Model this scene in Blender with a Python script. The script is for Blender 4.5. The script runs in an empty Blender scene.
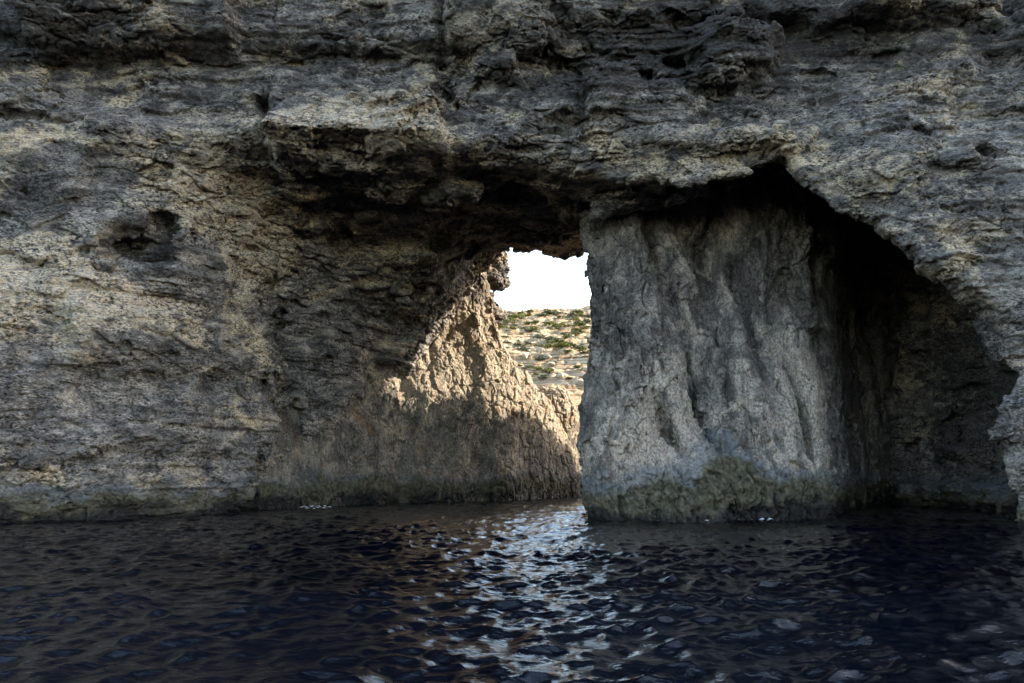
import bpy, math, random, time
import numpy as np
from math import radians

T0 = time.time()
scene = bpy.context.scene
col = scene.collection
R = random.Random(11)
F = np.float32

# ------------------------------------------------------------------ helpers
def link(o):
    col.objects.link(o)
    return o

def tag(o, label=None, cat=None, group=None, kind=None):
    for k, v in (('label', label), ('category', cat), ('group', group), ('kind', kind)):
        if v:
            o[k] = v
    return o

def smooth(a, b, x):
    t = np.clip((x - a) / (b - a), 0, 1)
    return t * t * (3 - 2 * t)

def smax(a, b, k):
    h = np.clip(0.5 + 0.5 * (a - b) / k, 0, 1)
    return b + (a - b) * h + k * h * (1 - h)

def smin(a, b, k):
    return -smax(-a, -b, k)

_rs = np.random.RandomState(5)
_perm = _rs.permutation(256).astype(np.int32)
_perm = np.concatenate([_perm, _perm, _perm])
_g = _rs.normal(size=(256, 3)).astype(F)
_g /= np.linalg.norm(_g, axis=1)[:, None]

def perlin(x, y, z):
    x = np.asarray(x, F); y = np.asarray(y, F); z = np.asarray(z, F)
    xf = np.floor(x); yf = np.floor(y); zf = np.floor(z)
    xi = xf.astype(np.int32) & 255; yi = yf.astype(np.int32) & 255; zi = zf.astype(np.int32) & 255
    x = x - xf; y = y - yf; z = z - zf
    u = x * x * x * (x * (x * 6 - 15) + 10)
    v = y * y * y * (y * (y * 6 - 15) + 10)
    w = z * z * z * (z * (z * 6 - 15) + 10)
    out = np.zeros_like(x)
    for dx in (0, 1):
        wx = u if dx else 1 - u
        px = _perm[xi + dx]
        for dy in (0, 1):
            wy = wx * (v if dy else 1 - v)
            py = _perm[px + yi + dy]
            for dz in (0, 1):
                h = _g[_perm[py + zi + dz]]
                out += wy * (w if dz else 1 - w) * (h[..., 0] * (x - dx) + h[..., 1] * (y - dy) + h[..., 2] * (z - dz))
    return out * F(1.5)

def fbm(x, y, z, octv=4, gain=0.5, lac=2.03, ridge=False):
    s = 0; a = 1.0; f = 1.0; n = 0
    for i in range(octv):
        p = perlin(x * f + 17.1 * i, y * f + 5.3 * i, z * f + 9.7 * i)
        s = s + a * ((1 - 2 * np.abs(p)) if ridge else p)
        n += a; a *= gain; f *= lac
    return s / n

_wp = np.random.RandomState(8).rand(256, 8).astype(F)

def worley(x, y, z):
    """jittered cells: distance to nearest, gap to the second, and a stepped, tilted height per cell"""
    x = np.asarray(x, F); y = np.asarray(y, F); z = np.asarray(z, F)
    xi = np.floor(x).astype(np.int32); yi = np.floor(y).astype(np.int32); zi = np.floor(z).astype(np.int32)
    f1 = np.full(x.shape, 9, F); f2 = np.full(x.shape, 9, F); hv = np.zeros(x.shape, F)
    for a in (-1, 0, 1):
        for b in (-1, 0, 1):
            for c in (-1, 0, 1):
                h = _wp[_perm[_perm[_perm[(xi + a) & 255] + ((yi + b) & 255)] + ((zi + c) & 255)]]
                ex = x - (xi + a + h[:, 0]); ey = y - (yi + b + h[:, 1]); ez = z - (zi + c + h[:, 2])
                d = ex * ex + ey * ey + ez * ez
                ht = h[:, 3] - 0.5 + (h[:, 4] - 0.5) * ex + (h[:, 5] - 0.5) * ey + (h[:, 6] - 0.5) * ez
                near = d < f1
                f2 = np.where(near, f1, np.minimum(f2, d))
                hv = np.where(near, ht, hv)
                f1 = np.where(near, d, f1)
    return np.sqrt(f1), np.sqrt(f2) - np.sqrt(f1), hv

def lut(x, y, xs, ys, tab):
    """bilinear table lookup, tab[len(xs)][len(ys)]"""
    xs = np.array(xs, float); ys = np.array(ys, float); tab = np.array(tab, float)
    x = np.clip(x, xs[0], xs[-1]); y = np.clip(y, ys[0], ys[-1])
    i = np.clip(np.searchsorted(xs, x, 'right') - 1, 0, len(xs) - 2)
    j = np.clip(np.searchsorted(ys, y, 'right') - 1, 0, len(ys) - 2)
    tx = (x - xs[i]) / (xs[i + 1] - xs[i]); ty = (y - ys[j]) / (ys[j + 1] - ys[j])
    return (tab[i, j] * (1 - tx) * (1 - ty) + tab[i + 1, j] * tx * (1 - ty) + tab[i, j + 1] * (1 - tx) * ty + tab[i + 1, j + 1] * tx * ty)

# ------------------------------------------------------------------ camera
FPX = 750.0
PITCH = math.atan((472 - 341.5) / FPX)
CAMZ = 2.5
cp_, sp_ = math.cos(PITCH), math.sin(PITCH)

def ray(px, py):
    u = (px - 512) / FPX; v = (341.5 - py) / FPX
    return np.array([u, cp_ - v * sp_, sp_ + v * cp_])

def at(px, py, Y):
    d = ray(px, py)
    d = d * (Y / d[1])
    return float(d[0]), float(Y), float(CAMZ + d[2])

cam_d = bpy.data.cameras.new('camera')
cam = link(bpy.data.objects.new('camera', cam_d))
cam_d.sensor_width = 36
cam_d.lens = 36 * FPX / 1024
cam_d.clip_start = 0.1
cam_d.clip_end = 20000
cam.location = (0, 0, CAMZ)
cam.rotation_euler = (math.pi / 2 + PITCH, 0, 0)
scene.camera = cam

# ------------------------------------------------------------------ meshing
def surface_nets(S, ax, ay, az):
    nx, ny, nz = S.shape
    neg = S < 0
    cnt = np.zeros((nx - 1, ny - 1, nz - 1), np.uint8)
    for a in (0, 1):
        for b in (0, 1):
            for c in (0, 1):
                cnt += neg[a:nx - 1 + a, b:ny - 1 + b, c:nz - 1 + c]
    act = (cnt > 0) & (cnt < 8)
    ii, jj, kk = np.nonzero(act)
    n = len(ii)
    idx = np.full(act.shape, -1, np.int32)
    idx[ii, jj, kk] = np.arange(n)
    acc = np.zeros((n, 3)); num = np.zeros(n)
    corner = {(a, b, c): S[ii + a, jj + b, kk + c].astype(float) for a in (0, 1) for b in (0, 1) for c in (0, 1)}
    for axis in range(3):
        for p in (0, 1):
            for q in (0, 1):
                c0 = [p, q]; c0.insert(axis, 0); c1 = [p, q]; c1.insert(axis, 1)
                s0 = corner[tuple(c0)]; s1 = corner[tuple(c1)]
                m = (s0 < 0) != (s1 < 0)
                den = np.where(m, s0 - s1, 1.0)
                t = np.where(m, s0 / den, 0.0)
                for d in range(3):
                    acc[:, d] += np.where(m, t if d == axis else c0[d], 0.0)
                num += m
    acc /= num[:, None]
    P = np.stack([np.interp(ii + acc[:, 0], np.arange(nx), ax), np.interp(jj + acc[:, 1], np.arange(ny), ay), np.interp(kk + acc[:, 2], np.arange(nz), az)], 1)
    quads = []
    # x edges
    a = neg[:-1, 1:-1, 1:-1]; b = neg[1:, 1:-1, 1:-1]
    i, j, k = np.nonzero(a != b); fl = a[i, j, k]
    q = np.stack([idx[i, j, k], idx[i, j + 1, k], idx[i, j + 1, k + 1], idx[i, j, k + 1]], 1)
    q[~fl] = q[~fl][:, ::-1]; quads.append(q)
    a = neg[1:-1, :-1, 1:-1]; b = neg[1:-1, 1:, 1:-1]
    i, j, k = np.nonzero(a != b); fl = a[i, j, k]
    q = np.stack([idx[i, j, k], idx[i, j, k + 1], idx[i + 1, j, k + 1], idx[i + 1, j, k]], 1)
    q[~fl] = q[~fl][:, ::-1]; quads.append(q)
    a = neg[1:-1, 1:-1, :-1]; b = neg[1:-1, 1:-1, 1:]
    i, j, k = np.nonzero(a != b); fl = a[i, j, k]
    q = np.stack([idx[i, j, k], idx[i + 1, j, k], idx[i + 1, j + 1, k], idx[i, j + 1, k]], 1)
    q[~fl] = q[~fl][:, ::-1]; quads.append(q)
    return P, np.concatenate(quads)

def normals(P, Q):
    fn = np.cross(P[Q[:, 2]] - P[Q[:, 0]], P[Q[:, 3]] - P[Q[:, 1]])
    N = np.zeros_like(P)
    for c in range(4):
        for d in range(3):
            N[:, d] += np.bincount(Q[:, c], fn[:, d], len(P))
    return N / np.maximum(np.linalg.norm(N, axis=1), 1e-12)[:, None]

def edges_of(Q):
    e = np.concatenate([Q[:, [0, 1]], Q[:, [1, 2]], Q[:, [2, 3]], Q[:, [3, 0]]])
    e.sort(axis=1)
    return e

def biggest(P, Q):
    """only the largest connected piece of a surface"""
    e = edges_of(Q)
    key = np.unique(e[:, 0].astype(np.int64) * len(P) + e[:, 1])
    a, b = key // len(P), key % len(P)
    lab = np.arange(len(P))
    while True:
        old = lab.copy()
        m = np.minimum(lab[a], lab[b])
        np.minimum.at(lab, a, m); np.minimum.at(lab, b, m)
        np.minimum.at(lab, old, lab)
        for _ in range(4):
            lab = lab[lab]
        if (lab == old).all():
            break
    big = np.bincount(lab).argmax()
    keep = lab == big
    new = np.cumsum(keep) - 1
    return P[keep], new[Q[keep[Q[:, 0]]]]

def laplace(P, Q, it=1, f=0.5):
    e = edges_of(Q)
    key = np.unique(e[:, 0].astype(np.int64) * len(P) + e[:, 1])
    e = np.stack([key // len(P), key % len(P)], 1)
    deg = np.bincount(e.ravel(), minlength=len(P)).clip(1)
    for _ in range(it):
        M = np.empty_like(P)
        for d in range(3):
            M[:, d] = (np.bincount(e[:, 0], P[e[:, 1], d], len(P)) + np.bincount(e[:, 1], P[e[:, 0], d], len(P))) / deg
        P = P + f * (M - P)
    return P

def subdivide(P, Q, mask):
    """split the masked quads in four; the rest stay (their shared edges get the new points as ngon-free T joints, out of view)"""
    A = Q[mask]; B = Q[~mask]
    e = edges_of(A)
    n = len(P)
    key, inv = np.unique(e[:, 0].astype(np.int64) * n + e[:, 1], return_inverse=True)
    inv = inv.reshape(-1)
    mid = 0.5 * (P[key // n] + P[key % n])
    cen = P[A].mean(1)
    m = len(A)
    E = [n + inv[i * m:(i + 1) * m] for i in range(4)]
    C = n + len(mid) + np.arange(m)
    new = np.concatenate([np.stack([A[:, 0], E[0], C, E[3]], 1), np.stack([E[0], A[:, 1], E[1], C], 1),
                          np.stack([C, E[1], A[:, 2], E[2]], 1), np.stack([E[3], C, E[2], A[:, 3]], 1)])
    P2 = np.concatenate([P, mid, cen])
    isnew = np.zeros(len(P2), bool); isnew[np.unique(new)] = True
    Q2 = np.concatenate([new, B]).astype(np.int32)
    return P2, Q2, np.concatenate([np.ones(len(new), bool), np.zeros(len(B), bool)])

def make_mesh(name, P, Q, mat, parent=None, flat=False):
    me = bpy.data.meshes.new(name)
    k = Q.shape[1]
    me.vertices.add(len(P)); me.vertices.foreach_set('co', np.ascontiguousarray(P, F).ravel())
    me.loops.add(len(Q) * k); me.loops.foreach_set('vertex_index', np.ascontiguousarray(Q, np.int32).ravel())
    me.polygons.add(len(Q)); me.polygons.foreach_set('loop_start', np.arange(len(Q), dtype=np.int32) * k)
    me.polygons.foreach_set('use_smooth', np.full(len(Q), not flat))
    me.update(calc_edges=True)
    me.materials.append(mat)
    o = link(bpy.data.objects.new(name, me))
    if parent:
        o.parent = parent
    return o

# ------------------------------------------------------------------ node materials
class NT:
    def __init__(self, name):
        self.m = bpy.data.materials.new(name)
        self.m.use_nodes = True
        self.t = self.m.node_tree
        self.b = self.t.nodes['Principled BSDF']
    def n(self, typ, **kw):
        x = self.t.nodes.new(typ)
        for k, v in kw.items():
            setattr(x, k, v)
        return x
    def l(self, a, b):
        self.t.links.new(a, b)
    def coord(self, scale=(1, 1, 1), loc=(0, 0, 0)):
        if not hasattr(self, 'tc'):
            self.tc = self.n('ShaderNodeTexCoord')
        mp = self.n('ShaderNodeMapping')
        mp.inputs['Scale'].default_value = scale
        mp.inputs['Location'].default_value = loc
        self.l(self.tc.outputs['Object'], mp.inputs['Vector'])
        return mp.outputs[0]
    def noise(self, vec, scale, detail=6, rough=0.6, dist=0.0):
        x = self.n('ShaderNodeTexNoise')
        x.inputs['Scale'].default_value = scale
        x.inputs['Detail'].default_value = detail
        x.inputs['Roughness'].default_value = rough
        x.inputs['Distortion'].default_value = dist
        self.l(vec, x.inputs['Vector'])
        return x.outputs['Fac']
    def ramp(self, fac, stops, interp='LINEAR'):
        x = self.n('ShaderNodeValToRGB')
        x.color_ramp.interpolation = interp
        els = x.color_ramp.elements
        while len(els) < len(stops):
            els.new(0.5)
        for e, (p, c) in zip(els, stops):
            e.position = p
            e.color = (c, c, c, 1) if not isinstance(c, tuple) else (*c, 1)
        self.l(fac, x.inputs[0])
        return x.outputs[0]
    def mix(self, fac, a, b, blend='MIX'):
        x = self.n('ShaderNodeMix', data_type='RGBA', blend_type=blend)
        for sock, v in ((x.inputs[0], fac), (x.inputs[6], a), (x.inputs[7], b)):
            if isinstance(v, tuple):
                sock.default_value = (*v, 1)
            elif isinstance(v, (int, float)):
                sock.default_value = v
            else:
                self.l(v, sock)
        return x.outputs[2]
    def math(self, op, a, b=None, clamp=False):
        x = self.n('ShaderNodeMath', operation=op, use_clamp=clamp)
        for i, v in enumerate((a, b)):
            if v is None:
                continue
            if isinstance(v, (int, float)):
                x.inputs[i].default_value = v
            else:
                self.l(v, x.inputs[i])
        return x.outputs[0]
    def rng(self, v, a, b, c=0.0, d=1.0):
        x = self.n('ShaderNodeMapRange')
        x.interpolation_type = 'SMOOTHSTEP'
        for i, q in enumerate((a, b, c, d)):
            x.inputs[1 + i].default_value = q
        self.l(v, x.inputs[0])
        return x.outputs[0]
    def xyz(self):
        s = self.n('ShaderNodeSeparateXYZ')
        self.coord()
        self.l(self.tc.outputs['Object'], s.inputs[0])
        return s.outputs
    def bump(self, h, strength, dist, prev=None):
        x = self.n('ShaderNodeBump')
        x.inputs['Strength'].default_value = strength
        x.inputs['Distance'].default_value = dist
        self.l(h, x.inputs['Height'])
        if prev is not None:
            self.l(prev, x.inputs['Normal'])
        return x.outputs[0]

def rock_mat(name, aniso, dark, mid, light, cream, cream_lo, stain=0.5, zones=(0.55, 2.6, 3.6), up_dark=0.0, rust=0.0, fleck=(0.40, 0.62), fan=False):
    """limestone: mottled light and dark rock, lichen flecks, a stained tidal band just above the water"""
    M = NT(name)
    warm = lambda c: (c[0] * 1.04, c[1] * 0.968, c[2] * 0.945)
    dark, mid, light, cream = warm(dark), warm(mid), warm(light), warm(cream)
    X, Y, Z = M.xyz()
    v = M.coord(aniso)
    big = M.noise(M.coord((0.16, 0.16, 0.24)), 1.0, 5, 0.6, 0.8)
    mott = M.noise(v, 0.9, 9, 0.68, 0.6)
    fine = M.noise(v, 4.5, 8, 0.72, 0.3)
    grit = M.noise(M.coord((1, 1, 1)), 22.0, 5, 0.7)
    base = M.ramp(mott, [(0.30, dark), (0.47, mid), (0.68, light)])
    crm = M.math('MULTIPLY', M.rng(big, cream_lo, cream_lo + 0.12), M.rng(mott, 0.38, 0.58))
    c = M.mix(crm, base, cream)
    at_ = M.n('ShaderNodeAttribute', attribute_name='tone')
    tn = at_.outputs['Fac']
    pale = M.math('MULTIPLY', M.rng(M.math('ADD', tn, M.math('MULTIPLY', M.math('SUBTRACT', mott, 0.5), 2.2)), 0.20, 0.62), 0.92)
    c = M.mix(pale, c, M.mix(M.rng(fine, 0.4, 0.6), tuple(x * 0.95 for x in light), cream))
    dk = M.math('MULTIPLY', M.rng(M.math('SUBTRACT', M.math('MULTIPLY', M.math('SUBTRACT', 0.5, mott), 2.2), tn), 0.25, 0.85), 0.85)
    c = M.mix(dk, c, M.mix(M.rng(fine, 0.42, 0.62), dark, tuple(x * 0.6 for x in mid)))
    # black lichen flecks
    lich = M.math('MULTIPLY', M.rng(fine, fleck[1], fleck[0]), M.rng(M.noise(M.coord((0.5, 0.5, 0.8), (3, 1, 7)), 1.0, 5, 0.65, 0.4), 0.36, 0.56))
    c = M.mix(M.math('MULTIPLY', lich, 0.95), c, tuple(x * 0.45 for x in dark))
    # fine grained speckle
    sp = M.noise(v, 9.0, 7, 0.78, 0.2)
    c = M.mix(0.85, c, M.ramp(sp, [(0.38, 0.12), (0.46, 0.60), (0.54, 1.0), (0.68, 1.45)]), 'MULTIPLY')
    # vertical seepage stains
    run = M.noise(M.coord((0.9, 0.9, 0.09), (9, 2, 4)), 1.0, 6, 0.62, 0.5)
    c = M.mix(M.math('MULTIPLY', M.rng(run, 0.50, 0.66), stain), c, tuple(x * 0.8 for x in dark))
    if rust:
        rs = M.math('MULTIPLY', M.rng(M.noise(M.coord((0.35, 0.35, 0.5), (5, 5, 1)), 1.0, 5, 0.6, 1.0), 0.55, 0.68), rust)
        c = M.mix(rs, c, (0.22, 0.12, 0.05))
    if up_dark:  # upper beds painted darker in place of lens vignetting
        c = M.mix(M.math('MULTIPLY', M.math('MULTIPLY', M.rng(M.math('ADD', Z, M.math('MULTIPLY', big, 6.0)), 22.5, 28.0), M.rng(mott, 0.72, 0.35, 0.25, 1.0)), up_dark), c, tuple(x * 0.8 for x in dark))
    c = M.mix(0.55, c, M.ramp(grit, [(0.25, 0.35), (0.5, 1.0), (0.8, 1.0)]), 'MULTIPLY')
    # tidal band: wet black, weed green, salt grey-blue
    zb = zn = M.math('ADD', Z, M.math('MULTIPLY', M.math('SUBTRACT', M.noise(M.coord((0.35, 0.35, 0.5), (1, 8, 3)), 1.0, 6, 0.6, 0.5), 0.5), 4.6))
    if fan:   # weed climbs the damp fan between the two lobes
        fx = M.math('MULTIPLY', M.math('SUBTRACT', X, 11.4), 0.62)
        zn = M.math('SUBTRACT', zn, M.math('MULTIPLY', M.math('POWER', 2.718, M.math('MULTIPLY', M.math('MULTIPLY', fx, fx), -1.0)), 1.9))
    z0, z1, z2 = zones
    blue = M.math('MULTIPLY', M.rng(zn, z2 + 0.5, z2 - 0.3), 0.6)
    c = M.mix(blue, c, M.ramp(fine, [(0.3, (0.05, 0.06, 0.075)), (0.7, (0.15, 0.175, 0.20))]))
    green = M.ramp(fine, [(0.34, (0.014, 0.013, 0.009)), (0.52, (0.075, 0.068, 0.042)), (0.72, (0.19, 0.17, 0.115))])
    c = M.mix(M.math('MULTIPLY', M.rng(zn, z1 + 0.5, z1 - 0.4), M.rng(fine, 0.30, 0.44, 0.55, 0.95)), c, green)
    c = M.mix(M.rng(zb, z0 + 0.45, z0 - 0.3), c, (0.010, 0.009, 0.009))
    M.l(c, M.b.inputs['Base Color'])
    M.l(M.rng(zb, z0, z0 + 0.6, 0.35, 0.9), M.b.inputs['Roughness'])
    M.b.inputs['Specular IOR Level'].default_value = 0.25
    b1 = M.bump(sp, 0.6, 0.09, M.bump(fine, 0.75, 0.16))
    b2 = M.bump(grit, 0.55, 0.05, b1)
    M.l(b2, M.b.inputs['Normal'])
    return M.m

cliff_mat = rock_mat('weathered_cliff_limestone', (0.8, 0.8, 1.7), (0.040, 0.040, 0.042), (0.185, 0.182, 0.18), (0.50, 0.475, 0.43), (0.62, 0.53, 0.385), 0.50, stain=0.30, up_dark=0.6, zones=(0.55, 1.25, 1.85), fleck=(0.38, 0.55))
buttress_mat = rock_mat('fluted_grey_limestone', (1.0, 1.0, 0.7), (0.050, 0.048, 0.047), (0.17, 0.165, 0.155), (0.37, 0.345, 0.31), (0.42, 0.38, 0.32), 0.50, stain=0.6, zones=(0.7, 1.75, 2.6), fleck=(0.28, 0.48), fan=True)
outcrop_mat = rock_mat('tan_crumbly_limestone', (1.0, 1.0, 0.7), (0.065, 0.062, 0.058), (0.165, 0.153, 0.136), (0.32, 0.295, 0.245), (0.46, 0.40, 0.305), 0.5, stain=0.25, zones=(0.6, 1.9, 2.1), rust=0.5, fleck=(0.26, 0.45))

# ------------------------------------------------------------------ plan of the place
wall_x = [-40, -24, -16.8, -12.5, -9.3, -5.0, -1.1, 3.0, 7.3, 13, 20]
wall_y = [30, 43, 52, 58.5, 62.0, 65.0, 67.8, 73.5, 80, 92, 106]

def face_depth(x, z):
    xs = [-60, -46, -31, -25.5, -21.4, -18.6, -16.6, -14.5, -12, -5, 0, 5, 10, 20, 24, 30, 46, 130]
    zs = [0, 5, 10, 15, 18, 20.3, 24.5, 27, 40]
    T = [
        [30, 30, 30, 30, 30, 30, 30, 30, 31],
        [33, 33, 33, 33, 33, 33, 33, 33, 34],
        [36, 36.3, 36.4, 36.6, 36.6, 36.6, 36.7, 36.2, 37.5],
        [37.5, 37.8, 37.6, 37.5, 37.4, 37.4, 37.3, 36.7, 38.0],
        [40.3, 40.0, 39.2, 38.2, 38.0, 37.8, 37.6, 36.9, 38.2],
        [44.5, 43.6, 42.2, 39.6, 38.6, 38.0, 37.8, 37.0, 38.3],
        [50.0, 48.5, 46.0, 43.2, 40.5, 38.2, 37.9, 37.2, 38.5],
        [54, 53, 51, 48, 43, 37.9, 38.0, 37.3, 38.5],
        [56, 55, 53, 51, 45, 37.4, 38.1, 37.5, 38.5],
        [56, 55, 53, 51, 45, 37.5, 38.2, 37.0, 38.3],
        [52, 52, 50, 48, 44, 38.0, 37.8, 36.4, 38],
        [48, 48, 46, 44, 41, 38.2, 37.6, 36.3, 38],
        [40, 40, 40, 39.5, 38.5, 38.0, 37.6, 36.5, 38],
        [36, 36, 36, 36.2, 36.5, 36.8, 36.9, 36.0, 37.5],
        [35.8, 35.8, 35.7, 35.8, 36.0, 36.3, 36.8, 36.6, 37.5],
        [34.5, 34.5, 34.5, 34.6, 35, 35.3, 35.6, 35.4, 37],
        [32, 32, 32, 32, 32.5, 32.7, 33, 33, 35],
        [26, 26, 26, 26, 26, 26, 26, 27, 29]]
    return lut(x, z, xs, zs, T)

def roof(x, y):
    # front lip heights measured along the opening, then the vault behind it
    px = [200, 262, 275, 300, 350, 440, 500, 560, 640, 700, 760, 792, 820, 850, 880, 930, 970, 1008, 1024]
    py = [160, 152, 158, 160, 162, 163, 172, 182, 189, 188, 176, 160, 192, 214, 228, 264, 288, 318, 380]
    fx = []; fz = []
    for a, b in zip(px, py):
        Yl = 37.8 if a < 700 else 37.0 - (a - 700) / 300 * 1.2
        X, _, Zl = at(a, b, Yl)
        fx.append(X); fz.append(Zl)
    front = np.interp(x, fx, fz)
    xs = [-60, -20, -15, -11, -7, -3, 0, 6, 12, 18, 24, 30, 36]
    ys = [40, 44, 50, 57, 64, 70, 80]
    T = [
        [12, 12, 11, 10, 10, 10, 10],
        [14, 13, 11, 10, 10, 10, 10],
        [18.2, 17.0, 12.5, 1.0, -3, -3, -3],
        [19.0, 18.4, 16.8, 12.2, 7, 6, 6],
        [19.0, 18.6, 17.6, 15.4, 13.4, 13.6, 13.6],
        [18.9, 19.0, 18.9, 18.8, 19.7, 21.2, 22],
        [18.8, 19.0, 19.3, 20.0, 21.3, 23.8, 24],
        [18.7, 18.6, 18.9, 20.2, 21.4, 23.6, 24],
        [19.3, 19.6, 19.3, 20.4, 21.6, 22.8, 24],
        [20.5, 21.5, 21.5, 21.0, 21.6, 22.8, 24],
        [18.5, 21.0, 21.5, 20.0, 19, 20, 22],
        [15.5, 19, 19, 17, 15, 14, 14],
        [9, 12, 12, 10, 8, 8, 8]]
    back = lut(x, y, xs, ys, T)
    t = smooth(37.6, 41.2, y)
    return front * (1 - t) + back * t

# blocks that stand out of the face and hollows in it: outline in the plane of the face, depth (m)
def _box(px0, py0, px1, py1, amp, soft=0.3, Y=37.8):
    x0, _, z1 = at(px0, py0, Y); x1, _, z0 = at(px1, py1, Y)
    if px0 < -40: x0 = -60
    return x0, x1, z0, z1, amp, soft
FACE = [_box(268, 98, 442, 156, 0.9), _box(60, -60, 243, 57, 1.3, 0.2), _box(243, -60, 440, 92, 0.25), _box(447, -60, 548, 74, 0.7, 0.4),
        _box(440, 78, 585, 105, -0.5), _box(560, 30, 700, 62, -0.7, 0.5), _box(584, 66, 690, 130, 0.45), _box(692, 48, 765, 84, 0.8), _box(700, 84, 830, 120, -0.4, 0.5),
        _box(825, -60, 960, 34, 1.0), _box(850, 36, 985, 58, -0.8), _box(442, -60, 449, 96, -0.7, 0.15), _box(260, 92, 268, 160, -0.8, 0.12), _box(980, -60, 1000, 30, -1.0, 0.3),
        _box(640, 128, 790, 150, 0.5), _box(-100, 118, 100, 126, -0.5, 0.12), _box(95, 118, 260, 134, 0.3), _box(580, 60, 587, 150, -0.5, 0.12), _box(830, 120, 905, 200, 0.5, 0.6), _box(905, 90, 1000, 130, -0.35, 0.5),
        _box(70, 300, 150, 345, 0.6, 0.5), _box(150, 330, 215, 372, 0.5, 0.5), _box(60, 365, 130, 420, -0.7, 0.6), _box(190, 375, 255, 440, -0.6, 0.6)]

def face_features(x, z):
    wx = x + 0.35 * perlin(x * 0.7, z * 0.7, 0 * x + 2) + 0.15 * perlin(x * 2, z * 2, 0 * x); wz = z + 0.30 * perlin(x * 0.6, z * 0.8, 0 * x + 6) + 0.12 * perlin(x * 2, z * 2, 0 * x + 5)
    out = 0
    for x0, x1, z0, z1, a, s_ in FACE:
        out = out + 1.35 * a * smooth(x0 - s_, x0 + s_, wx) * smooth(x1 + s_, x1 - s_, wx) * smooth(z0 - s_, z0 + s_, wz) * smooth(z1 + s_, z1 - s_, wz)
    return out

def cliff_sdf(x, y, z):
    wob = perlin(x * 0.11, y * 0.11, z * 0.14)
    d_front = (face_depth(x, z) - y)
    # bedding: the face steps in and out
    zz = z + 0.7 * perlin(x * 0.06, y * 0.05, z * 0.1 + 4) + 0.02 * x
    step = np.interp(zz, [0, 6.2, 6.6, 9.5, 9.9, 13.2, 13.5, 16.0, 16.4, 20.6, 20.9, 21.6, 21.9, 24.3, 24.6, 25.1, 25.4, 28.2, 28.6, 29.0, 29.4, 40],
                     [0, 0, .15, .0, .25, .0, .3, .05, .1, -.1, .5, .45, -.1, .0, .9, .9, -.35, -.1, .5, .5, -.1, .2])
    gv = smooth(-0.25, 0.35, perlin(x * 0.09 + 3, 0 * x + 1.5, z * 0.12))
    d_front = d_front + step * (0.10 + 0.6 * gv) - face_features(x, z)
    yb = np.interp(x, [-3, 3, 7, 12, 30], [70, 69, 66.6, 65, 64]) + 1.5 * perlin(x * 0.3, z * 0.3, 3.3 + 0 * y)
    d_back = (y - yb) * 0.9
    top = z - (40 + 2 * wob)
    # the void under the arch
    wy = np.interp(x, wall_x, wall_y)
    left = (y - wy - 2.5) * 0.66           # behind the outcrop's face
    xr = np.interp(y, [34, 36.0, 38.5, 42, 50, 60, 70], [24.2, 24.2, 27.5, 30.5, 31.5, 31, 30]) + 0.25 * (z - 8) * smooth(0, -1, z - 8)
    xr = np.where(y < 40, xr + np.interp(z, [0, 4, 9], [1.0, 0.35, 0.0]), xr)
    left = smax(left, (-17.0 + 0.10 * z + 0.6 * wob - x) * 0.8, 1.2)
    right = (x - xr) * 0.9
    rz = (z - roof(x, y)) * 0.8
    V = smax(smax(rz - 0.45, right - 0.3, 0.5), left, 1.0)
    body = smax(smax(d_front, d_back, 0.8), top, 1.0)
    S = smax(body, -V, 0.5)
    # pits and hollows
    for (px, py, Y, r) in ((138, 248, 39.3, (1.8, 2.8, 1.15)), (118, 240, 38.8, (1.0, 2.6, 0.75)), (160, 230, 39.4, (0.9, 2.4, 0.8)), (22, 188, 37.0, (1.6, 1.0, 1.6)), (986, 152, 35.8, (0.8, 1.0, 1.0)),
                           (92, 405, 38.7, (2.0, .9, 1.7)), (30, 480, 37.9, (1.6, .6, .7)), (230, 390, 44.5, (1.8, 1.3, 1.6)), (560, 60, 37.6, (2.6, 1.2, 1.1)), (460, 62, 37.7, (.8, 1, .9)),
                           (690, 60, 37.3, (3.0, 1.4, .9)), (740, 30, 37, (3.4, 1.2, .7)), (900, 45, 36.3, (3.0, 1.3, .7)), (640, 150, 37.4, (1.8, .9, .7))):
        cx, cy, cz = at(px, py, Y)
        e = (np.sqrt(((x - cx) / r[0]) ** 2 + ((y - cy) / r[1]) ** 2 + ((z - cz) / r[2]) ** 2) - 1) * min(r)
        S = smax(S, -e, 0.35)
    return S

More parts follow.
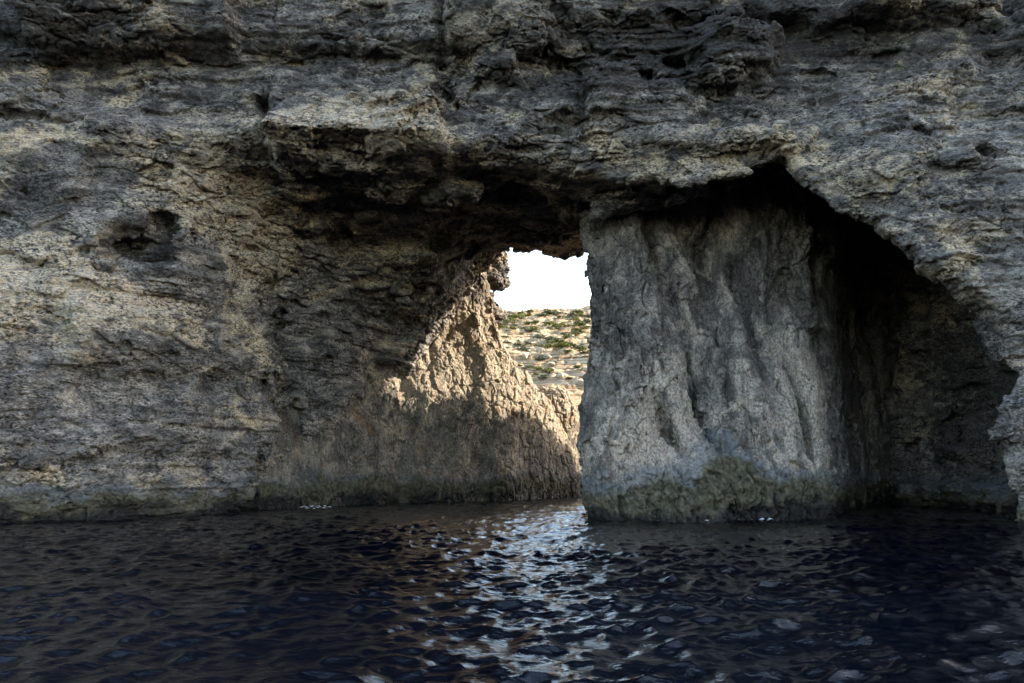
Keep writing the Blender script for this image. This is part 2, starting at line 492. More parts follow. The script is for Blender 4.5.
def buttress_sdf(x, y, z):
    xs = [3, 5, 8, 10.5, 12, 14, 16.6, 18.2, 20, 22, 24, 26, 30, 36]
    yf = [41.8, 41.0, 40.8, 41.6, 42.2, 41.2, 42.0, 43.6, 46.6, 50.0, 53.5, 56, 60, 64]
    f = np.interp(x, xs, yf) + 0.24 * np.maximum(z - 3, 0) * smooth(24, 14, x) + 0.20 * np.maximum(z - 10, 0) * smooth(12, 5, x) + 0.25 * np.clip(3 - z, 0, 3) * 0.3
    # deep vertical folds, a flared foot and a head that spreads into the roof
    nf = perlin(x * 0.30 + 0.05 * z + 0.35 * perlin(x * 0.2, z * 0.12, 0 * x), 0 * x + 4.4, z * 0.035)
    f = f + 1.5 * np.exp(-(nf / 0.10) ** 2) * smooth(1.5, 5, z) - 0.9 * np.abs(nf) * smooth(1, 5, z) - 0.9 * smooth(4.0, 0.8, z) * smooth(20, 15, x)
    f = f - 0.18 * np.maximum(z - 15.5, 0) ** 1.3 * smooth(14, 9, x)
    # green fan at the foot, between the two lobes
    fx = (x - 11.3) / np.maximum(0.4 + (5.2 - z) * 0.75, 0.2)
    fan = np.exp(-fx * fx) * smooth(5.6, 3.2, z)
    f = f - 1.5 * fan
    f = f + 0.9 * np.exp(-((x - 11.2 - 0.1 * (z - 6)) / 0.9) ** 2) * smooth(3, 7, z)
    f = f + 1.5 * np.exp(-((x - 14.0 + 0.12 * (z - 12)) / 0.6) ** 2) * smooth(5, 10, z) * smooth(18, 13, z)
    front = (f - y) * 0.93
    edge = np.interp(z, [-2, 0, 1.2, 3.5, 7, 12, 16, 20], [4.9, 4.5, 4.0, 3.9, 4.35, 4.8, 4.75, 4.3])
    le = edge + (y - 42) * 0.115 + 0.35 * smooth(44, 60, y)
    left = le - x
    back = (y - np.interp(x, [3, 10, 18, 26, 34], [55, 58, 62, 68, 74]))
    front = front - 0.05 * np.maximum(z - 13, 0) ** 1.6 * smooth(6, 12, x)
    S = smax(smax(front, left, 1.3), back, 1.5)
    return smax(S, z - 26, 1)

def outcrop_top(x):
    pts = [(462, 150, 66), (470, 225, 66.8), (476, 248, 67.2), (483, 272, 67.6), (493, 303, 68), (503, 332, 68.6), (512, 356, 69.5), (527, 370, 72), (545, 385, 74.5), (565, 400, 77.5), (582, 413, 80), (590, 430, 82), (600, 450, 84), (620, 468, 90)]
    X = [-60, -12]; Z = [26, 26]
    for a, b, Yl in pts:
        q = at(a, b, Yl + 0.8); X.append(q[0]); Z.append(q[2])
    return np.interp(x, X, Z)

def outcrop_sdf(x, y, z):
    wy = np.interp(x, wall_x, wall_y)
    wy = wy + 0.10 * np.maximum(z - 2, 0) - 0.35 * np.exp(-((z - 1.4) / 1.2) ** 2)
    # upper half is broken into knuckled pillars
    up = smooth(6, 10, z)
    s = x * 0.65 + y * 0.76
    wy = wy + up * (0.35 * np.abs(perlin(s * 0.32, s * 0 + 2, z * 0.10)) * 2 - 0.2) + (1 - up) * 0.35 * perlin(s * 0.25, s * 0, z * 0.08 + 5)
    front = (wy - y) * 0.66
    top = (z - outcrop_top(x + 0.25 * (y - wy))) * 0.45
    back = (y - wy - 9) * 0.66
    return smax(smax(front, top, 0.5), back, 1.0)

def noisy(S, X, Y, Z, fn):
    """adds broken relief to the field near its surface"""
    m = np.abs(S) < 2.6
    i = np.nonzero(m)
    S[i] += fn(X[i[0]].astype(F), Y[i[1]].astype(F), Z[i[2]].astype(F)).astype(F)
    return S

def field(fn, ax, ay, az):
    S = np.empty((len(ax), len(ay), len(az)), F)
    for a in range(0, len(ax), 24):
        xx, yy, zz = np.meshgrid(ax[a:a + 24], ay, az, indexing='ij')
        S[a:a + 24] = fn(xx, yy, zz)
    return S

def in_view(P):
    y = np.maximum(P[:, 1], 1)
    return (np.abs(P[:, 0]) < 0.74 * y + 2.0) & (P[:, 2] > -0.6) & (P[:, 2] < 2.5 + 0.74 * y)

# colour of the beds with painted light and shade: pale and dark patches as (pixel of the centre, distance, half width, half height, amount)
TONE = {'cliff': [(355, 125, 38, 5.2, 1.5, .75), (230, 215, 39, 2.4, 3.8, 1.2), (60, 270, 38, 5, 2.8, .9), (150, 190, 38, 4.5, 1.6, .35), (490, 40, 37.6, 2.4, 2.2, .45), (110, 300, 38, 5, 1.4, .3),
                  (360, 40, 37.6, 4.5, 2.0, -.35), (690, 40, 37, 7.0, 2.6, -.85), (560, 85, 37.5, 4.5, 1.4, -.75), (30, 195, 37, 3.0, 1.8, -.9), (140, 248, 38.6, 2.2, 1.8, -1.2), (70, 40, 37, 8, 2.2, -.5),  # dark lichened beds; the pits also get painted shade
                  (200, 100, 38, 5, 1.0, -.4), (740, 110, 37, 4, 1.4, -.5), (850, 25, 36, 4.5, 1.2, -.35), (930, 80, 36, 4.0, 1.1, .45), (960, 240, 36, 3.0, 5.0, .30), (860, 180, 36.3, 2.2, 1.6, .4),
                  (660, 155, 37.3, 3, .8, .3), (120, 430, 39, 6, 3, -.1), (760, 20, 37, 6, 1.6, -.6), (910, 110, 36, 3, 1.2, -.5), (250, 170, 40, 1.5, 1.5, -.6), (430, 215, 50, 6, 3, .45), (540, 220, 62, 6, 4, .6), (380, 270, 56, 4, 3, .3), (960, 400, 47, 7, 8, -1.3), (930, 330, 45, 6, 5, -1.0), (20, 20, 37, 4, 2.5, -.4), (1010, 20, 36, 3, 2, -.4)],  # vault painted with bounce light, right recess with shade, top corners with vignetting
        'rock_buttress': [(655, 430, 42, 3.4, 4.2, .85), (798, 410, 42, 2.6, 5.2, 1.0), (715, 340, 44, 1.0, 6, -.45), (610, 330, 44, 1.8, 5, -.7), (700, 245, 47, 3.2, 1.8, .35), (735, 280, 46, 1.2, 2.5, -1.0), (890, 380, 47, 3.6, 9, -.9), (960, 400, 50, 5, 9, -.9), (758, 360, 43.5, .55, 6, -1.1), (672, 400, 42, .3, 4, -.8), (700, 300, 45, .4, 4, -.7), (655, 300, 45, 2, 3, -.35)],  # shade painted into the creases and the recessed right side
        'rock_outcrop': [(440, 285, 65, 5, 2.2, -.5), (330, 420, 57, 6, 6, -.45), (310, 300, 55, 4, 5, -.8), (480, 340, 67, 7, 5, .8), (400, 370, 61, 5, 3, .7), (550, 400, 75, 6, 4, .8), (420, 450, 63, 8, 4, -.1)]}  # sunlight painted pale on the lit patch, shade dark on the wall

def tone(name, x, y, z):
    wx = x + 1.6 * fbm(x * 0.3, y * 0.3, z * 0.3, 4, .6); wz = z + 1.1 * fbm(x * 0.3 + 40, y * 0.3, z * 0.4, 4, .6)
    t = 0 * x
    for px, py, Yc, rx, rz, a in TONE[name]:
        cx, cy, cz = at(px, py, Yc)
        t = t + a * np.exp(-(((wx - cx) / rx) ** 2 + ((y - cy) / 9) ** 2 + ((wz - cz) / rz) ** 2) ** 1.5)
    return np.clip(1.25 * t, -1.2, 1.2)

def build_rock(name, fn, relief, detail, ax, ay, az, mat, levels=2, vis=None):
    S = field(fn, ax, ay, az)
    S = noisy(S, ax, ay, az, relief)
    for s in (S[0], S[-1], S[:, 0], S[:, -1], S[:, :, 0], S[:, :, -1]):
        s[...] = np.maximum(s, 0.05)
    P, Q = surface_nets(S, ax, ay, az)
    del S
    P, Q = biggest(P, Q)
    P = laplace(P, Q, 1, 0.5)
    mask = None
    for lv in range(levels):
        N = normals(P, Q)
        fc = P[Q].mean(1); fnrm = N[Q].mean(1)
        toward = (fnrm * (np.array([0, 0, CAMZ]) - fc)).sum(1) / np.linalg.norm(fc, axis=1)
        m = in_view(fc) & (toward > -0.25)
        if vis is not None:
            m &= vis(fc)
        P, Q, mask = subdivide(P, Q, m)
        P = laplace(P, Q, 1, 0.5) if lv == 0 else P
    N = normals(P, Q)
    N2 = laplace(N, Q, 2, 0.6)
    N2 /= np.maximum(np.linalg.norm(N2, axis=1), 1e-9)[:, None]
    x, y, z = (P[:, i].astype(F) for i in range(3))
    D = detail(x, y, z, N2)
    P = P + N2 * D[:, None]
    o = make_mesh(name, P, Q, mat)
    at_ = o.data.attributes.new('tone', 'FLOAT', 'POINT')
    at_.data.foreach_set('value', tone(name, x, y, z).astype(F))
    print(name, len(P), 'verts', round(time.time() - T0, 1), 's')
    return o

def crack(x, y, z, seed, sx, sy, sz, w):
    n = perlin(x * sx + seed, y * sy, z * sz + seed) + 0.25 * perlin(x * 0.9, y * 0.9, z * 0.9 + seed)
    return np.exp(-(n / w) ** 2)

def cliff_relief(x, y, z):
    s = 0.9 * fbm(x * 0.15, y * 0.15, z * 0.24, 3)
    wx = x + 1.2 * perlin(x * 0.3, y * 0.3, z * 0.3); wz = z + 0.8 * perlin(x * 0.25 + 9, y * 0.25, z * 0.3)
    _, gap, ht = worley(wx * 0.17, y * 0.2, wz * 0.36)
    s = s + 0.95 * ht * smooth(0.0, 0.12, gap)
    under = smooth(40, 44, y)
    _, g3, h3 = worley(wx * 0.33 + 5, y * 0.33, wz * 0.45)
    return s + 0.30 * fbm(x * 0.6, y * 0.6, z * 1.3, 3, 0.55) + under * 0.9 * h3

def cliff_detail(x, y, z, N):
    w1 = perlin(x * 0.8, y * 0.8, z * 0.8); w2 = perlin(x * 0.8 + 31, y * 0.8, z * 0.8)
    wx = x + 0.5 * w1; wz = z + 0.4 * w2
    _, g1, h1 = worley(wx * 0.55, y * 0.55, wz * 1.15)
    _, g2, h2 = worley(wx * 1.6 + 7, y * 1.6, wz * 3.0)
    rough = smooth(-0.3, 0.3, perlin(x * 0.22, y * 0.22, z * 0.3 + 8))
    d = (0.20 + 0.18 * rough) * h1 - 0.10 * rough * smooth(0.10, 0.0, g1)
    d = d + (0.06 + 0.09 * rough) * h2
    # thin beds weathered out
    bz = z + 0.25 * fbm(x * 0.25, y * 0.25, z * 0.25, 3)
    bed = perlin(0 * x + 0.37, 0.04 * x, bz * 2.3) + 0.6 * perlin(0 * x + 3.7, 0.08 * x, bz * 5.5)
    d = d + 0.13 * 1.5 * bed * smooth(0.35, -0.25, perlin(x * 0.12 + 5, y * 0.12, z * 0.16))
    d = d + 0.12 * fbm(x * 1.7, y * 1.7, z * 2.8 + w1, 5, 0.68)
    pit = fbm(x * 2.6, y * 2.6, z * 3.4 + 4, 3, 0.6)
    d = d - 0.22 * rough * smooth(0.12, 0.5, pit)
    return d

def fl_relief(x, y, z):
    s = 0.7 * fbm(x * 0.26, y * 0.26, z * 0.10, 3)
    wx = x + 0.7 * perlin(x * 0.35, y * 0.35, z * 0.2); wz = z + 1.0 * perlin(x * 0.3, y * 0.3 + 5, z * 0.3)
    _, gap, ht = worley(wx * 0.36, y * 0.36, wz * 0.15 + 0.12 * wx)
    _, g2, h2 = worley(wx * 0.8 + 3, y * 0.8, wz * 0.5)
    return s + 0.75 * ht * smooth(0, 0.10, gap) - 0.35 * smooth(0.09, 0.0, gap) + 0.28 * h2 + 0.25 * fbm(x * 0.9, y * 0.9, z * 0.7, 3)

def fl_detail(x, y, z, N):
    w = perlin(x * 0.9, y * 0.9, z * 0.9); w2 = perlin(x * 0.6 + 9, y * 0.6, z * 0.6)
    _, g1, h1 = worley(x * 0.8 + 0.5 * w, y * 0.8, z * 0.42 + 0.4 * w2)
    _, g2, h2 = worley(x * 2.2 + 0.5 * w, y * 2.2, z * 1.7)
    low = smooth(3.2, 1.6, z); rough = smooth(-0.15, 0.3, perlin(x * 0.25, y * 0.25, z * 0.22))
    d = 0.22 * h1 - 0.20 * smooth(0.05, 0.0, g1) * rough + (0.07 + 0.10 * low + 0.08 * rough) * h2
    d = d + 0.13 * fbm(x * 2.0, y * 2.0, z * 1.5, 6, 0.68)
    pit = fbm(x * 3, y * 3, z * 2.6 + 4, 3, 0.6)
    d = d - (0.16 * rough + 0.14 * low) * smooth(0.08, 0.45, pit)
    # a few open vertical joints
    j = perlin(x * 0.32 + 0.15 * w2, y * 0.32, z * 0.03 + 7)
    return d - 0.35 * np.exp(-(j / 0.02) ** 2) * smooth(-0.1, 0.25, w2)

def oc_relief(x, y, z):
    up = smooth(6.0, 9.0, z)
    s = 0.5 * fbm(x * 0.25, y * 0.25, z * 0.16, 3)
    w = perlin(x * 0.4, y * 0.4, z * 0.4)
    _, gap, ht = worley(x * 0.38 + 0.3 * w, y * 0.38, z * 0.22 + 0.3 * w)
    return s + (0.25 + 0.35 * up) * ht * smooth(0, 0.14, gap) + up * 0.25 * fbm(x * 0.7, y * 0.7, z * 0.6, 3)

def oc_detail(x, y, z, N):
    up = 0.62 + 0.38 * smooth(5.5, 8.5, z)
    w = perlin(x * 0.9, y * 0.9, z * 0.9)
    _, g1, h1 = worley(x * 0.95 + 0.4 * w, y * 0.95, z * 0.7 + 0.4 * w)
    _, g2, h2 = worley(x * 2.3 + 0.4 * w, y * 2.3, z * 1.9)
    d = up * (0.24 * h1 - 0.12 * smooth(0.12, 0, g1) + 0.12 * h2) + 0.10 * up * fbm(x * 3, y * 3, z * 3, 4, 0.68)
    return d + 0.07 * fbm(x * 1.5, y * 1.5, z * 0.7, 4)

def axis(*segs):
    out = []
    for a, b, s in segs:
        out.append(np.arange(a, b - 1e-6, s))
    out.append([segs[-1][1]])
    return np.concatenate(out)

ax = axis((-58, -34, 1.0), (-34, 34, 0.25), (34, 60, 1.0), (60, 128, 2.0))
ay = axis((20, 33, 1.0), (33, 56, 0.25), (56, 74, 0.4))
az = axis((-3, -1, 0.5), (-1, 31, 0.25), (31, 46, 1.0))
cliff = build_rock('cliff', cliff_sdf, cliff_relief, cliff_detail, ax, ay, az, cliff_mat)
tag(cliff, 'dark weathered limestone cliff pierced by the broad low sea arch', 'cliff', kind='structure')

ax = axis((2, 36, 0.25), (36, 44, 0.5)); ay = axis((38, 60, 0.25), (60, 76, 0.5)); az = axis((-3, -1, 0.5), (-1, 27, 0.25))
buttress = build_rock('rock_buttress', buttress_sdf, fl_relief, fl_detail, ax, ay, az, buttress_mat)
tag(buttress, 'pale grey fluted rock buttress with a green weedy foot, standing in water under the arch', 'rock buttress')

ax = axis((-30, 20, 0.25)); ay = axis((40, 104, 0.3)); az = axis((-3, -1, 0.5), (-1, 28, 0.25))
outcrop = build_rock('rock_outcrop', outcrop_sdf, oc_relief, oc_detail, ax, ay, az, outcrop_mat)
tag(outcrop, 'tan crumbly rock outcrop, half sunlit, beside the gap at the far end of the arch', 'rock outcrop')

# ------------------------------------------------------------------ hillside terrain
bank_x = [11.5, 14.5, 19, 26, 33, 40, 80, 160]
bank_y = [57, 62, 69.5, 75, 83, 90, 108, 140]

def terrain_h(x, y, fine=True):
    n1 = fbm(x * 0.012, y * 0.012, 0 * x + 1.5, 4)
    base = np.interp(y, [80, 94, 100, 112, 130, 200, 300, 330, 420, 900], [-4, -3, 3.0, 8.5, 15, 37.5, 67.0, 70.5, 72, 74])
    base = base + n1 * np.interp(y, [95, 150, 300], [2, 5, 6])
    # limestone ledges low on the slope, softer and scrubby above
    k = 2.3
    q = (base + 3.0 * fbm(x * 0.035, y * 0.035, 0 * x + 7, 3)) / k
    fr = q - np.floor(q)
    led = (smooth(0.55, 0.95, fr) - fr) * k
    base = base + led * np.interp(base, [0, 8, 26, 40, 70], [0, 1, 0.95, 0.45, 0.25])
    if fine:
        base = base + 0.95 * fbm(x * 0.22, y * 0.35, 0 * x, 5, 0.65) * np.interp(y, [90, 110], [0.3, 1])
    if fine:
        wv = 2.0 * perlin(x * 0.08, y * 0.08, 0 * x)
        sh_ = np.shape(x); fl = lambda q: np.ravel(q)
        _, g_, h_ = worley(fl(x) * 0.22 + fl(wv) * .2, fl(y) * 0.42 + fl(wv) * .3, 0 * fl(x) + .5)
        _, g2_, h2_ = worley(fl(x) * 0.7, fl(y) * 1.0, 0 * fl(x) + 2.5)
        base = base + (1.5 * h_ + 0.55 * h2_).reshape(sh_) * np.interp(y, [92, 110], [0, 1])
    # right bank of the inlet
    by = np.interp(x, bank_x, bank_y)
    e = (by - y) * 0.72
    e = np.minimum(e, (x - 9) * 1.5)
    e = e + 1.2 * perlin(x * 0.25, y * 0.25, 0 * x + 3) + 0.6 * perlin(x * 0.7, y * 0.7, 0 * x + 9)
    crest = np.interp(x, [12, 20, 30, 37], [26.8, 26.6, 24.0, 21.6]) + 1.9 * perlin(x * 0.21, y * 0.21, 0 * x + 5) + 0.8 * perlin(x * 0.55, y * 0.55, 0 * x + 2)
    bank = -4 + (crest + 4) * smooth(0, 3.2, e)
    return np.where(y < 160, np.maximum(base, bank), base)

gx = axis((-420, -60, 12), (-60, -12, 2.0), (-12, 52, 0.45), (52, 90, 1.5), (90, 500, 12))
gy = axis((58, 96, 0.6), (96, 150, 0.4), (150, 310, 0.7), (310, 340, 1.5), (340, 900, 30))
xx, yy = np.meshgrid(gx, gy, indexing='ij')
hh = terrain_h(xx.astype(F), yy.astype(F))
P = np.stack([xx.ravel(), yy.ravel(), hh.ravel()], 1)
ny = len(gy)
ids = np.arange(len(gx) * ny).reshape(len(gx), ny)
Q = np.stack([ids[:-1, :-1], ids[1:, :-1], ids[1:, 1:], ids[:-1, 1:]], -1).reshape(-1, 4)

H = NT('dry_limestone_hillside')
X_, Y_, Z_ = H.xyz()
geo = H.n('ShaderNodeNewGeometry')
sepn = H.n('ShaderNodeSeparateXYZ'); H.l(geo.outputs['True Normal'], sepn.inputs[0])
steep = H.rng(sepn.outputs[2], 0.97, 0.82)
n_a = H.noise(H.coord((0.10, 0.10, 0.3)), 1.0, 6, 0.6, 0.6)
n_b = H.noise(H.coord((0.5, 0.5, 1.2)), 1.0, 7, 0.65, 0.4)
n_c = H.noise(H.coord((2.2, 2.2, 3.0)), 1.0, 6, 0.7)
soil = H.ramp(n_b, [(0.32, (0.13, 0.085, 0.05)), (0.5, (0.26, 0.18, 0.105)), (0.7, (0.38, 0.30, 0.205))])
herb = H.ramp(n_c, [(0.3, (0.07, 0.075, 0.03)), (0.6, (0.15, 0.135, 0.058)), (0.8, (0.25, 0.205, 0.10))])
up = H.rng(H.math('ADD', Z_, H.math('MULTIPLY', n_a, 16.0)), 20.0, 33.0)
hc = H.mix(H.math('MULTIPLY', up, H.rng(n_b, 0.30, 0.50)), soil, herb)
strata = H.noise(H.coord((0.05, 0.05, 2.4)), 1.0, 4, 0.6, 0.3)
rockc = H.ramp(strata, [(0.36, (0.12, 0.075, 0.04)), (0.48, (0.32, 0.22, 0.13)), (0.66, (0.46, 0.39, 0.29))])
hc = H.mix(steep, hc, rockc)
H.l(hc, H.b.inputs['Base Color'])
H.b.inputs['Roughness'].default_value = 0.95
H.b.inputs['Specular IOR Level'].default_value = 0.1
H.l(H.bump(n_c, 0.7, 0.3, H.bump(n_b, 0.6, 0.6)), H.b.inputs['Normal'])
hill = make_mesh('hillside', P, Q, H.m)
tag(hill, 'dry terraced hillside with pale ledges and scrub seen through the gap', 'hillside', kind='structure')

# ------------------------------------------------------------------ water
def water_mat():
    M = NT('deep_sea_water')
    M.b.inputs['Base Color'].default_value = (0.00015, 0.0008, 0.0030, 1)
    M.b.inputs['Roughness'].default_value = 0.02
    M.b.inputs['IOR'].default_value = 1.33
    M.b.inputs['Specular IOR Level'].default_value = 0.42
    r1 = M.noise(M.coord((1.0, 1.6, 1)), 3.2, 5, 0.55, 0.4)
    r2 = M.noise(M.coord((1.0, 1.4, 1)), 10.0, 3, 0.55, 0.2)
    M.l(M.bump(r2, 0.20, 0.03, M.bump(r1, 0.26, 0.11)), M.b.inputs['Normal'])
    return M.m

wx = axis((-3000, -300, 450), (-300, -60, 20), (-60, -42, 1.0), (-42, -14, 0.11), (-14, 14, 0.075), (14, 42, 0.11), (42, 60, 1.0), (60, 300, 20), (300, 3000, 450))
wy_ = [-3000, -1500, -600, -200, -60, -20, -8, -2, 2, 4, 5]
yv = 5.0
while yv < 120:
    yv += max(0.07, 0.0035 * yv * (1 + yv / 60)); wy_.append(yv)
wy_ = np.array(wy_ + [140, 200, 400])
xx, yy = np.meshgrid(wx.astype(np.float64), wy_, indexing='ij')
def sea_tile(L, N, seed, lo, hi, wind, spread):
    """one periodic patch of wind sea: equal slope in every octave between the wavelengths lo and hi"""
    r = np.random.RandomState(seed)
    k1 = np.fft.fftfreq(N, L / N) * 2 * np.pi
    kx, ky = np.meshgrid(k1, k1, indexing='ij')
    k = np.sqrt(kx * kx + ky * ky); k[0, 0] = 1
    lam = 2 * np.pi / k
    amp = k ** -2.0 * np.exp(-(lam / hi) ** 3) * np.exp(-(lo / lam) ** 3)
    amp *= 0.15 + np.abs(np.cos((np.arctan2(ky, kx) - wind) / 2)) ** spread
    h = amp * (r.normal(size=k.shape) + 1j * r.normal(size=k.shape)); h[0, 0] = 0
    re = lambda f: np.real(np.fft.ifft2(f)) * N * N
    H_, DX, DY = re(h), re(-1j * kx / k * h), re(-1j * ky / k * h)
    sx, sy = re(1j * kx * h), re(1j * ky * h)
    rms = np.sqrt((sx ** 2 + sy ** 2).mean())
    return H_ / rms, DX / rms, DY / rms

def sample(T_, L, x, y):
    N = T_.shape[0]
    u = (x / L * N) % N; v = (y / L * N) % N
    i = u.astype(int); j = v.astype(int); fu = u - i; fv = v - j
    i %= N; j %= N; i2 = (i + 1) % N; j2 = (j + 1) % N
    return T_[i, j] * (1 - fu) * (1 - fv) + T_[i2, j] * fu * (1 - fv) + T_[i, j2] * (1 - fu) * fv + T_[i2, j2] * fu * fv

dx = np.zeros_like(xx); dy = np.zeros_like(xx); dz = np.zeros_like(xx)
fi = np.nonzero((np.abs(xx) < 44) & (yy > 4) & (yy < 121))
fxv = xx[fi]; fyv = yy[fi]
gust = 0.78 + 0.5 * fbm(fxv.astype(F) * 0.10, fyv.astype(F) * 0.10, 0 * fxv.astype(F), 3)
edge = np.clip((44 - np.abs(fxv)) / 4, 0, 1) * gust
for L, N, seed, lo, hi, rms, th in ((23.7, 640, 3, 0.15, 1.3, 0.38, -1.3), (41.3, 512, 9, 0.9, 5.0, 0.12, -1.9)):
    c, s_ = math.cos(0.3), math.sin(0.3)
    u = fxv * c + fyv * s_; v = fyv * c - fxv * s_
    H_, DX, DY = sea_tile(L, N, seed, lo, hi, th, 3)
    e = edge * rms
    dz[fi] += sample(H_, L, u, v) * e
    a_ = sample(DX, L, u, v) * e * 0.85; b_ = sample(DY, L, u, v) * e * 0.85
    dx[fi] -= a_ * c - b_ * s_; dy[fi] -= a_ * s_ + b_ * c
P = np.stack([(xx + dx).ravel(), (yy + dy).ravel(), dz.ravel()], 1)
ids = np.arange(len(wx) * len(wy_)).reshape(len(wx), len(wy_))
Q = np.stack([ids[:-1, :-1], ids[1:, :-1], ids[1:, 1:], ids[:-1, 1:]], -1).reshape(-1, 4)
sea = make_mesh('sea', P, Q, water_mat())
tag(sea, 'dark blue choppy sea with bright glints below the gap', 'sea', kind='structure')
print('water', len(P), round(time.time() - T0, 1))


# ------------------------------------------------------------------ scrub and boulders on the hillside
def ground_hit(px, py, y0=96, y1=345):
    Y = np.arange(y0, y1, 0.5)
    d = ray(px, py)
    xs = d[0] * Y / d[1]; zs = CAMZ + d[2] * Y / d[1]
    h = terrain_h(xs.astype(F), Y.astype(F))
    k = np.nonzero(h > zs)[0]
    k = k[0] if len(k) else int(np.argmin(zs - h))
    return float(xs[k]), float(Y[k]), float(h[k])

def leaf_mat(name, lo, hi):
    M = NT(name)
    n = M.noise(M.coord((3, 3, 3)), 1.0, 3, 0.6)
    M.l(M.ramp(n, [(0.35, lo), (0.65, hi)]), M.b.inputs['Base Color'])
    M.b.inputs['Roughness'].default_value = 0.8
    M.b.inputs['Specular IOR Level'].default_value = 0.15
    return M.m

leafs = [leaf_mat('olive_scrub_leaves', (0.055, 0.065, 0.022), (0.12, 0.125, 0.045)),
         leaf_mat('grey_green_scrub_leaves', (0.085, 0.09, 0.055), (0.16, 0.16, 0.10)),
         leaf_mat('yellow_green_scrub_leaves', (0.10, 0.11, 0.025), (0.19, 0.18, 0.06))]

def shrub_mesh(name, seed, mat, n=520, lobes=6):
    r = np.random.RandomState(seed)
    cs = np.stack([r.uniform(-.62, .62, lobes), r.uniform(-.55, .55, lobes), r.uniform(.12, .42, lobes)], 1)
    rad = r.uniform(.24, .46, lobes)
    v = []; q = []
    for i in range(n):
        k = r.randint(lobes)
        d = r.normal(size=3); d /= np.linalg.norm(d); d[2] = abs(d[2]) * 1.0 - 0.15
        p = cs[k] + d * rad[k] * r.uniform(.72, 1.08)
        p[2] = max(p[2], 0.0)
        a = r.normal(size=3); a /= np.linalg.norm(a)
        b = np.cross(a, d + r.normal(size=3) * .4); b /= np.linalg.norm(b) + 1e-6
        s_ = r.uniform(.06, .13)
        base = len(v)
        v += [p - a * s_, p + b * s_ * .6, p + a * s_, p - b * s_ * .6]
        q.append([base, base + 1, base + 2, base + 3])
    return np.array(v), np.array(q)

protos = []
for i in range(6):
    v, q = shrub_mesh('shrub', 40 + i, None, 420, 5 + i % 3)
    o = make_mesh('shrub', v, q, leafs[i % 3], flat=True)
    protos.append(o)
used = [False] * 6

def place_shrub(k, x, y, z, sx, sz, label):
    o = protos[k]
    if used[k]:
        o = o.copy(); col.objects.link(o)
    used[k] = True
    o.location = (x, y, z - 0.08 * sz)
    o.scale = (sx, sx * R.uniform(.85, 1.1), sz)
    o.rotation_euler = (0, 0, R.uniform(0, 6.28))
    tag(o, label, 'shrub', 'low shrubs scattered on the hillside beyond the arch')
    return o

special = [(580, 351, 0, 1.9, 2.0, 'dark rounded shrub beside the edge of the grey buttress, lowest on the hillside'),
           (556, 348, 2, 3.4, 2.0, 'broad bright green shrub low on the hillside, widest of the scrub clumps'),
           (575, 336, 0, 1.7, 1.8, 'small dark shrub standing alone above the broad bright green one'),
           (548, 312, 1, 4.2, 1.7, 'rounded grey-green shrub on the skyline in the middle of the gap'),
           (577, 314, 0, 4.2, 1.8, 'rounded dark olive shrub on the skyline nearest the grey buttress'),
           (530, 326, 2, 3.6, 2.0, 'wide yellow-green shrub high on the slope beside the tan outcrop')]
for px, py, k, a, b, lab in special:
    x, y, z = ground_hit(px, py)
    place_shrub(k, x, y, z, a, b, lab)
kinds = ['low olive green shrub among the scrub on the hillside', 'low grey-green shrub among the scrub on the hillside', 'low yellow-green shrub among the scrub on the hillside']
n = 0
while n < 270:
    px = R.uniform(462, 628); py = R.choice([R.uniform(313, 352), R.uniform(313, 352), R.uniform(313, 332), R.uniform(352, 385)])
    x, y, z = ground_hit(px, py)
    if y > 300:
        continue
    k = R.randrange(6)
    a = R.choice([0.8, 1.0, 1.4, 1.8, 2.3, 2.9]) * R.uniform(.8, 1.2) * (0.7 if py > 352 else 1) * (1.15 if y > 220 else 0.9)
    place_shrub(k, x, y, z, a, a * R.uniform(.5, .85), kinds[k % 3])
    n += 1

# boulders: faceted, weathered blocks
def boulder_mesh(seed, flat=(1, 1, 1), cuts=9, rough=0.06, k=.07):
    r = np.random.RandomState(seed)
    m = 14
    g = np.linspace(-1, 1, m)
    a3 = np.linspace(-1.35, 1.35, 26)
    S = field(lambda x, y, z: np.sqrt(x * x + y * y + z * z) - 1.05, a3, a3, a3)
    xx_, yy_, zz_ = np.meshgrid(a3, a3, a3, indexing='ij')
    for _ in range(cuts):
        d = r.normal(size=3); d /= np.linalg.norm(d)
        S = smax(S, (xx_ * d[0] + yy_ * d[1] + zz_ * d[2]) - r.uniform(.5, .82), k)
    P_, Q_ = surface_nets(S, a3, a3, a3)
    P_, Q_, _m = subdivide(P_, Q_, np.ones(len(Q_), bool))
    P_ = laplace(P_, Q_, 2, .5)
    N_ = normals(P_, Q_)
    e = fbm(P_[:, 0] * 2.5 + seed, P_[:, 1] * 2.5, P_[:, 2] * 2.5, 5, .6)
    P_ = P_ + N_ * (e * rough * 2)[:, None]
    return P_ * np.array(flat), Q_

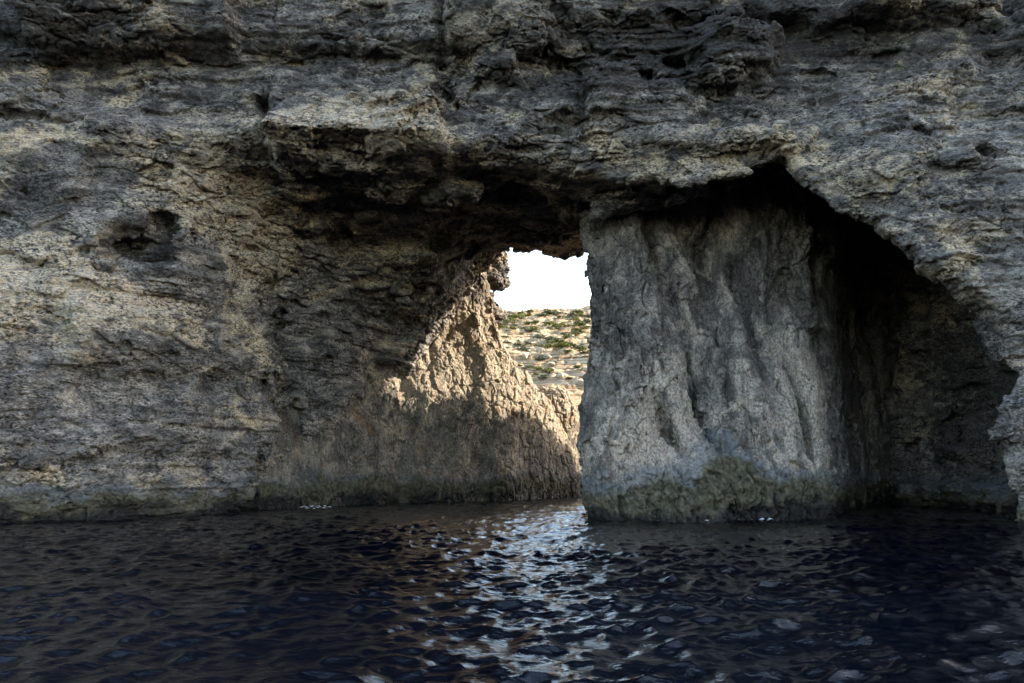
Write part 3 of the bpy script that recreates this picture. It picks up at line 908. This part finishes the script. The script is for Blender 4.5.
B = NT('pale_boulder_limestone')
bn = B.noise(B.coord((1.2, 1.2, 2)), 1.0, 7, .65)
B.l(B.ramp(bn, [(0.3, (0.20, 0.15, 0.10)), (0.5, (0.40, 0.33, 0.24)), (0.7, (0.50, 0.45, 0.36))]), B.b.inputs['Base Color'])
B.b.inputs['Roughness'].default_value = 0.95
blocks = []
for i in range(4):
    P_, Q_ = boulder_mesh(60 + i)
    blocks.append(make_mesh('boulder', P_, Q_, B.m))
ub = [False] * 4
spots = [(541, 351), (563, 353), (590, 338), (552, 366), (571, 361), (519, 344), (527, 351), (585, 372), (537, 342), (567, 330), (548, 358), (579, 385), (560, 378), (525, 360), (600, 350), (612, 362), (488, 340), (476, 352)]
for i, (px, py) in enumerate(spots):
    x, y, z = ground_hit(px, py)
    k = i % 4
    o = blocks[k]
    if ub[k]:
        o = o.copy(); col.objects.link(o)
    ub[k] = True
    s0 = R.uniform(.5, 1.2)
    o.location = (x, y, z + .2 * s0); o.scale = (s0 * R.uniform(1, 1.6), s0, s0 * R.uniform(.6, .9)); o.rotation_euler = (R.uniform(-.2, .2), R.uniform(-.2, .2), R.uniform(0, 6))
    tag(o, 'pale weathered boulder lying among scrub on the hillside', 'boulder', 'pale boulders on the hillside')

# foam where the swell breaks on the foot of the buttress
r = np.random.RandomState(4)
fv_, fq_ = [], []
foam_lines = [(698, 775, 519.5, 220, .5), (596, 640, 519, 40, .3), (300, 330, 508, 30, .3)]
for x0, x1, py_, cnt_, wid in foam_lines:
    for i in range(cnt_):
        px_ = r.uniform(x0, x1); d_ = ray(px_, py_ + r.normal() * .5)
        t_ = -CAMZ / d_[2]
        cx, cy = d_[0] * t_, d_[1] * t_ + r.normal() * wid
        a_ = r.uniform(.02, .10); b0 = len(fv_); m_ = 7
        cz = r.uniform(.05, .14)
        for q_ in range(m_):
            th_ = 2 * math.pi * q_ / m_; rr = a_ * r.uniform(.6, 1.3)
            fv_.append((cx + 1.8 * rr * math.cos(th_), cy + rr * math.sin(th_), cz))
        fv_.append((cx, cy, cz + a_ * .5))
        for q_ in range(m_):
            fq_.append((b0 + q_, b0 + (q_ + 1) % m_, b0 + m_))
FM = NT('sea_foam_white'); FM.b.inputs['Base Color'].default_value = (.55, .57, .60, 1); FM.b.inputs['Roughness'].default_value = .7
foam = make_mesh('sea_foam', np.array(fv_), np.array(fq_), FM.m)
tag(foam, 'small broken patches of white foam at the waterline below the grey buttress', 'foam', kind='stuff')

# ------------------------------------------------------------------ light
SUN_AZ = math.atan2(0.18, 0.88)      # from +x toward +y
SUN_EL = math.atan2(0.44, math.hypot(0.88, 0.18))
sv = np.array([math.cos(SUN_EL) * math.cos(SUN_AZ), math.cos(SUN_EL) * math.sin(SUN_AZ), math.sin(SUN_EL)])
from mathutils import Vector
sl = bpy.data.lights.new('sun', 'SUN')
sl.energy = 2.5; sl.angle = radians(0.55); sl.color = (1.0, 0.93, 0.84)
so = link(bpy.data.objects.new('sun', sl))
so.rotation_euler = Vector(sv).to_track_quat('Z', 'Y').to_euler()
so.location = (60, 60, 80)

w = bpy.data.worlds.new('World'); scene.world = w; w.use_nodes = True
nt = w.node_tree
bg = nt.nodes['Background']
sky = nt.nodes.new('ShaderNodeTexSky')
sky.sky_type = 'NISHITA'; sky.sun_disc = False
sky.sun_elevation = SUN_EL
sky.sun_rotation = math.pi / 2 - SUN_AZ
sky.air_density = 1.0; sky.dust_density = 1.2; sky.ozone_density = 0.8
nt.links.new(sky.outputs[0], bg.inputs[0])
bg.inputs[1].default_value = 0.15

scene.view_settings.view_transform = 'Standard'
scene.view_settings.look = 'None'
scene.view_settings.exposure = 2.55
scene.view_settings.gamma = 1.0
scene.view_settings.use_white_balance = True
scene.view_settings.white_balance_temperature = 7300
scene.view_settings.white_balance_tint = 8
scene.render.engine = 'CYCLES'
scene.cycles.use_denoising = True
scene.cycles.max_bounces = 6
scene.cycles.diffuse_bounces = 4
scene.cycles.glossy_bounces = 3
scene.cycles.caustics_reflective = False
scene.cycles.caustics_refractive = False
scene.cycles.sample_clamp_indirect = 6
print('built', round(time.time() - T0, 1))
